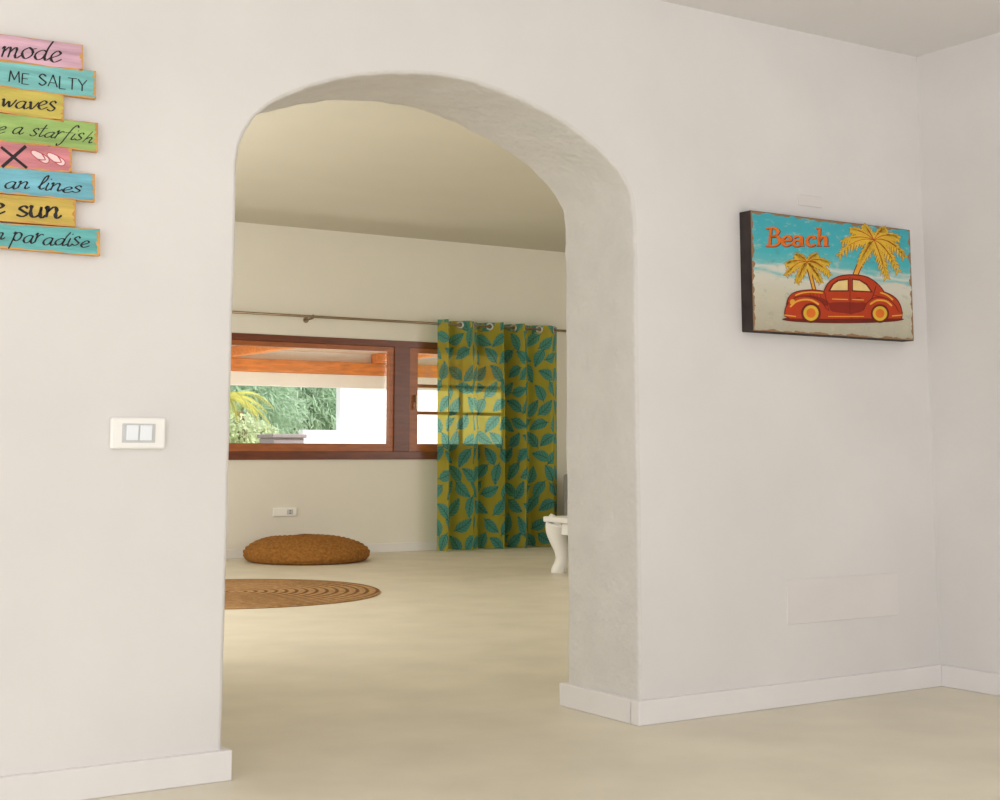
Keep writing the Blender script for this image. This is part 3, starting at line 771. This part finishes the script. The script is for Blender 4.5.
def pwob(a, r_, z):
    s_ = arcpos.get(round(r_ * 1e6) + round(z * 1e6) * 7, 0)
    rope = abs(math.sin(math.pi * s_)) ** .7
    nb = 52
    braid = .5 + .5 * math.sin(nb * a + (math.pi if int(s_) % 2 else 0) + 2.4 * (s_ % 1))
    bump = .014 * rope * (.4 + .6 * braid)
    lump = (-.06 * math.cos(a + .55) + .05 * math.sin(2 * a + .7) + .03 * math.sin(5 * a + r_ * 9)) * (r_ / R0)
    return (1 + .012 * math.sin(3 * a + 1) + bump / max(r_, .08) * .8 * (r_ / R0) ** 2, 1 + lump + .03 * math.sin(4 * a + r_ * 12) * min(1, r_ * 4) + bump / max(z, .05) * .8)
mb = MB(); mb.lathe((0, 0, 0), prof_, 320, pwob)
po = mb.build('floor_pouf', M['pouf']); po.location = (pc.x, pc.y, 0)
tag(po, 'flat round golden-brown woven floor cushion under the far window', 'floor cushion')

rc = hz(236, 593.5)
Rr = (hz(380, 593.5) - rc).length
prof_ = [(0, .012)]
nr = 28
for k in range(1, nr * 4 + 1):
    r_ = Rr * k / (nr * 4); prof_.append((r_, .010 + .0035 * abs(math.sin(math.pi * k / 4))))
prof_ += [(Rr + .004, .006), (Rr, .0005), (0, .0005)]
mb = MB(); mb.lathe((0, 0, 0), prof_, 96, lambda a, r_, z: (1 + .006 * math.sin(5 * a) * (r_ / Rr), 1))
ro = mb.build('round_rug', M['rug']); ro.location = (rc.x, rc.y, 0)
tag(ro, 'round brown coiled jute rug on the cement floor', 'rug')

# ------------------------------------------------------------------ white table
fp = hz(558, 573)
th_ = hy(556, 516.5, fp.y).z
tw, td = .95, .6
tx0, ty1 = fp.x - .03, fp.y + .045
tb = thing('coffee_table', 'white low table with curved cabriole legs, partly hidden by the arch', 'table', (tx0 + tw / 2, ty1 - td / 2, 0))
mb = MB(); mb.box(tx0 - .05, tx0 + tw + .05, ty1 - td - .05, ty1 + .05, th_ - .045, th_, .012, 3); mb.build('tabletop', M['white'], tb)
mb = MB()
za, zb_ = th_ - .14, th_ - .043
mb.box(tx0 + .02, tx0 + tw - .02, ty1 - .05, ty1 - .02, za, zb_, .003); mb.box(tx0 + .02, tx0 + tw - .02, ty1 - td + .02, ty1 - td + .05, za, zb_, .003)
mb.box(tx0 + .02, tx0 + .05, ty1 - td + .03, ty1 - .03, za, zb_, .003); mb.box(tx0 + tw - .05, tx0 + tw - .02, ty1 - td + .03, ty1 - .03, za, zb_, .003)
mb.build('apron', M['white'], tb)
for sx_ in (0, 1):
    for sy_ in (0, 1):
        cx = tx0 + .045 if sx_ == 0 else tx0 + tw - .045; cy = ty1 - .045 if sy_ else ty1 - td + .045
        dx, dy = (-1 if sx_ == 0 else 1) * .75, (1 if sy_ else -1) * .75
        prof2 = [(0.0, .012, .054), (.05, .01, .056), (.14, -.005, .052), (.28, -.02, .052), (.45, -.012, .06), (.62, .008, .072), (.78, .022, .084), (.9, .02, .088), (.98, 0, .086)]
        q = catmull(prof2, 4)
        mb = MB(); mb.tube([(cx + dx * o_, cy + dy * o_, (th_ - .03) * z_ / .98 + .0005) for z_, o_, r_ in q], [r_ for _, _, r_ in q], 18); mb.build('leg', M['white'], tb)

# grey upholstered chair, almost wholly hidden behind the jamb
yb_c = YF - .34
cx0 = hy(562.5, 500, yb_c).x; cz = hy(563, 474, yb_c).z
ch = thing('armchair', 'grey upholstered armchair showing only its back edge beside the arch jamb', 'armchair', (cx0 + .4, yb_c - .4, 0))
mb = MB(); mb.box(cx0, cx0 + .78, yb_c - .16, yb_c, .12, cz, .03, 3); mb.build('backrest', M['greyfab'], ch)
mb = MB(); mb.box(cx0 + .1, cx0 + .68, yb_c - .72, yb_c - .15, .14, .42, .03, 3); mb.build('seat', M['greyfab'], ch)
for xa_ in (cx0, cx0 + .67):
    mb = MB(); mb.box(xa_, xa_ + .11, yb_c - .72, yb_c - .15, .12, .56, .025, 3); mb.build('armrest', M['greyfab'], ch)
for xa_ in (cx0 + .07, cx0 + .71):
    for yy in (yb_c - .66, yb_c - .07):
        mb = MB(); mb.tube([(xa_, yy, 0), (xa_, yy, .13)], [.016, .024], 12); mb.build('leg', M['wood'], ch)

# ------------------------------------------------------------------ outside the window
Yp = YF + 3.0
mb = MB(); mb.box(XFL - 6, XFR + 14, YF + .3, YF + 6.4, -.12, -.02)
struct(mb.build('terrace', M['patio']), 'pale stone terrace outside the window', 'terrace')
mb = MB(); mb.box(XFL - 20, XFR + 30, YF + 6.4, YF + 45, -.2, -.04)
struct(mb.build('garden_ground', M['grass']), 'garden ground beyond the terrace', 'ground')
bz_t = hy(310, 361, Yp).z; bz_m = hy(310, 373.5, Yp).z; bz_b = hy(310, 387, Yp).z
xp0, xp1 = XFL - 1.5, hy(640, 370, Yp).x + 2.5
pr = thing('porch_roof', 'orange wooden porch roof with rafters seen through the far window', 'porch', (xp0, Yp, 0))
mb = MB(); mb.box(xp0, xp1, Yp - .06, Yp + .08, bz_m, bz_t, .012); mb.build('beam', M['orange'], pr)
mb = MB(); mb.box(xp0, xp1, Yp - .03, Yp + .09, bz_b, bz_m - .002, .005); mb.build('lower_beam', M['beige'], pr)
mb = MB(); mb.box(xp0, xp1, Yp + .02, Yp + .05, bz_t, bz_t + .11); mb.build('fascia', M['beige'], pr)
x = hy(375, 365, Yp).x
while x > xp0 + .1: x -= 1.9
x += 1.9
while x < xp1:
    mb = MB(); mb.box(x - .05, x + .05, YF + .32, Yp + .015, bz_t, bz_t + .11, .012); mb.build('rafter', M['orange'], pr); x += 1.9
mb = MB(); yy = YF + .3
while yy < Yp + .5:
    mb.box(xp0, xp1, yy, yy + .113, bz_t + .11, bz_t + .13, .004, 1); yy += .12
mb.build('roof_boards', M['planks'], pr)
for x in (xp0 + .2, xp1 - .3):
    mb = MB(); mb.box(x - .06, x + .06, Yp - .05, Yp + .07, -.02, bz_b, .008); mb.build('post', M['orange'], pr)

Yw = YF + 6.6
x0 = hy(336, 410, Yw + .15).x; x1 = hy(640, 410, Yw).x + 4
zt = hy(360, 384, Yw).z
gw = thing('garden_wall', 'bright sunlit white rendered wall beyond the porch', 'wall', (x0, Yw, 0))
mb = MB(); mb.box(x0, x1, Yw, Yw + .15, -.1, zt); mb.build('wall_body', M['extwall'], gw)
xs0 = hy(303, 430, Yw).x; zs = hy(320, 430, Yw).z
mb = MB(); mb.box(xs0, x0, Yw, Yw + .15, -.1, zs); mb.build('wall_step', M['extwall'], gw)
mb = MB(); mb.box(x0 - .03, x1, Yw - .03, Yw + .18, zt, zt + .06, .01); mb.build('coping', M['extwall'], gw)
Yl = YF + 5.6
A = hy(274, 434, Yl); B = hy(304, 446, Yl)
lw = thing('low_wall', 'low grey stone block at the foot of the window view', 'low wall', (A.x, Yl, 0))
mb = MB(); mb.box(A.x, B.x, Yl, Yl + .5, -.02, A.z - .05, .01); mb.build('wall_body', M['grey'], lw)
mb = MB(); mb.box(A.x - .03, B.x + .03, Yl - .03, Yl + .53, A.z - .05, A.z, .01); mb.build('coping', M['grey'], lw)

def leaves(name, blobs, n_, size, m, parent, seed, wr=.4):
    rng = np.random.RandomState(seed); b = base_of(parent)
    cs = np.array([tuple(c - b) for c, _ in blobs]); rs = np.array([r_ for _, r_ in blobs])
    k = rng.randint(0, len(blobs), n_)
    d = rng.normal(size=(n_, 3)); d /= np.linalg.norm(d, axis=1)[:, None]
    pnt = cs[k] + d * (rs[k] * rng.uniform(.4, 1.15, n_))[:, None]
    u = d * .8 + rng.normal(size=(n_, 3)) * .5 + np.array([0, 0, -.5]); u /= np.linalg.norm(u, axis=1)[:, None]
    w = np.cross(u, rng.normal(size=(n_, 3))); w /= np.linalg.norm(w, axis=1)[:, None]
    sz_ = size * rng.uniform(.7, 1.2, n_)[:, None]
    u = u * sz_; w = w * sz_ * wr
    V = np.stack([pnt - u, pnt + w, pnt + u, pnt - w], 1).reshape(-1, 3)
    Fc = np.arange(n_ * 4).reshape(-1, 4)
    me = bpy.data.meshes.new(name); me.from_pydata(V.tolist(), [], Fc.tolist()); me.materials.append(m)
    o = bpy.data.objects.new(name, me); COL.objects.link(o); o.parent = parent
def tree(label, Y, blobs_px, n_, size, m, trunk_px, name='garden_tree', cat='tree', seed=1, wr=.4):
    blobs = [(hy(x, y, Y) + Vector((0, random.uniform(-.3, .3), 0)), r_) for x, y, r_ in blobs_px]
    b = hy(trunk_px, 410, Y)
    t = thing(name, label, cat, (b.x, Y, -.04))
    leaves('foliage', blobs, n_, size, m, t, seed, wr)
    mb = MB(); mb.tube([(b.x, Y, -.04), (b.x + .05, Y, .6), (b.x - .03, Y, 1.6)], [.13, .1, .06], 8)
    for c, _ in blobs: mb.tube([(b.x, Y, .7), tuple((Vector((b.x, Y, .9)) + c) / 2), tuple(c)], [.05, .035, .015], 6)
    mb.build('trunk', M['bark'], t)
tree('feathery green tree at the left of the window view', YF + 11.5, [(200, 400, 1.1), (240, 395, 1.1), (262, 415, .8), (225, 380, 1.1), (215, 425, .8), (250, 380, .8)], 13000, .12, M['leafA'], 235, seed=1, wr=.12)
tree('feathery green tree beside the white garden wall', YF + 17, [(280, 395, 1.2), (305, 400, 1.2), (325, 398, 1.1), (300, 420, 1.1), (328, 420, 1.0), (285, 380, 1.2), (318, 382, 1.2), (345, 400, 1.1)], 20000, .14, M['leafA'], 305, seed=2, wr=.12)
tree('pale green low shrub at the lower left of the window view', YF + 8.9, [(215, 436, .3), (240, 434, .3), (258, 437, .27), (270, 440, .24)], 5000, .04, M['leafC'], 242, 'garden_shrub', 'shrub', seed=3)
# palm
Yq = YF + 6.9
pcn = hy(222, 402, Yq)
pt = thing('palm_tree', 'yellow-green palm with arching fronds at left of the window view', 'palm', (pcn.x, Yq, -.04))
mb = MB(); mb.tube([(pcn.x, Yq, -.04), (pcn.x + .04, Yq, pcn.z * .5), tuple(pcn)], [.12, .1, .08], 10); mb.build('trunk', M['bark'], pt)
for k in range(16):
    a = 2 * math.pi * k / 16 + .1; el = random.uniform(.1, .95); L_ = random.uniform(.65, .85)
    mb = MB(); P = []
    NJ = 24
    for j in range(NJ + 1):
        t = j / NJ; P.append(pcn + Vector((math.cos(a) * L_ * t, math.sin(a) * L_ * t, L_ * (el * t - .95 * t * t))))
    sd = Vector((-math.sin(a), math.cos(a), 0))
    for j in range(2, NJ + 1):
        d = (P[j] - P[j - 1]).normalized()
        ll = .24 * math.sin(math.pi * min(1, j / NJ * .8 + .15))
        for s_ in (-1, 1):
            tip = P[j] + sd * s_ * ll * .7 + d * ll * .7 - Vector((0, 0, ll * .3))
            mb.poly([P[j] - d * .012, P[j] + d * .012, tip])
    mb.tube(P, .008, 5)
    mb.build('frond', M['leafB'], pt, recalc=False)

# ------------------------------------------------------------------ light
w = bpy.data.worlds.new('world'); scene.world = w; w.use_nodes = True
bg = w.node_tree.nodes['Background']; bg.inputs[0].default_value = (.92, .955, 1.0, 1); bg.inputs[1].default_value = 1.4
def aim(o, d): o.rotation_euler = Vector(d).to_track_quat('-Z', 'Y').to_euler()
sl = bpy.data.lights.new('sun', 'SUN'); sl.energy = 5.6; sl.angle = .01; sl.color = (1, .965, .92)
so = bpy.data.objects.new('sun', sl); COL.objects.link(so); so.location = (0, 0, 12); aim(so, (-.28, .6, -.75))
def area(name, loc, d, sx_, sy_, e, c):
    l = bpy.data.lights.new(name, 'AREA'); l.shape = 'RECTANGLE'; l.size = sx_; l.size_y = sy_; l.energy = e; l.color = c
    o = bpy.data.objects.new(name, l); COL.objects.link(o); o.location = loc; aim(o, d); return o
area('far_left_fill', (XFL + .1, (T + YF) / 2 + .4, 1.55), (1, 0, 0.02), 4.5, 1.8, 98, (1, .985, .94))  # added fill for the far room; its left wall has no window
area('far_right_fill', (XFR - .1, T + 2.4, 1.6), (-1, .35, .05), 3.5, 1.8, 122, (1, .985, .94))  # second fill, added to balance the left one and bring out curtain folds
area('front_room_fill', (-2.4, -3.6, 1.6), (1, .55, 0), 2.5, 1.8, 34, (1, .985, .96))  # unseen soft source added so the front room is evenly lit
area('front_ceiling_fill', (1.6, -5.4, .5), (.25, .45, 1), 2.5, 1.0, 42, (.98, .99, 1))  # aimed up, added behind the camera to lift the front ceiling
area('porch_bounce_fill', (fx(300), YF + 1.6, .1), (0, .25, 1), 4.0, 1.5, 65, (1, .97, .92))  # stands in for terrace bounce, added to brighten the porch underside
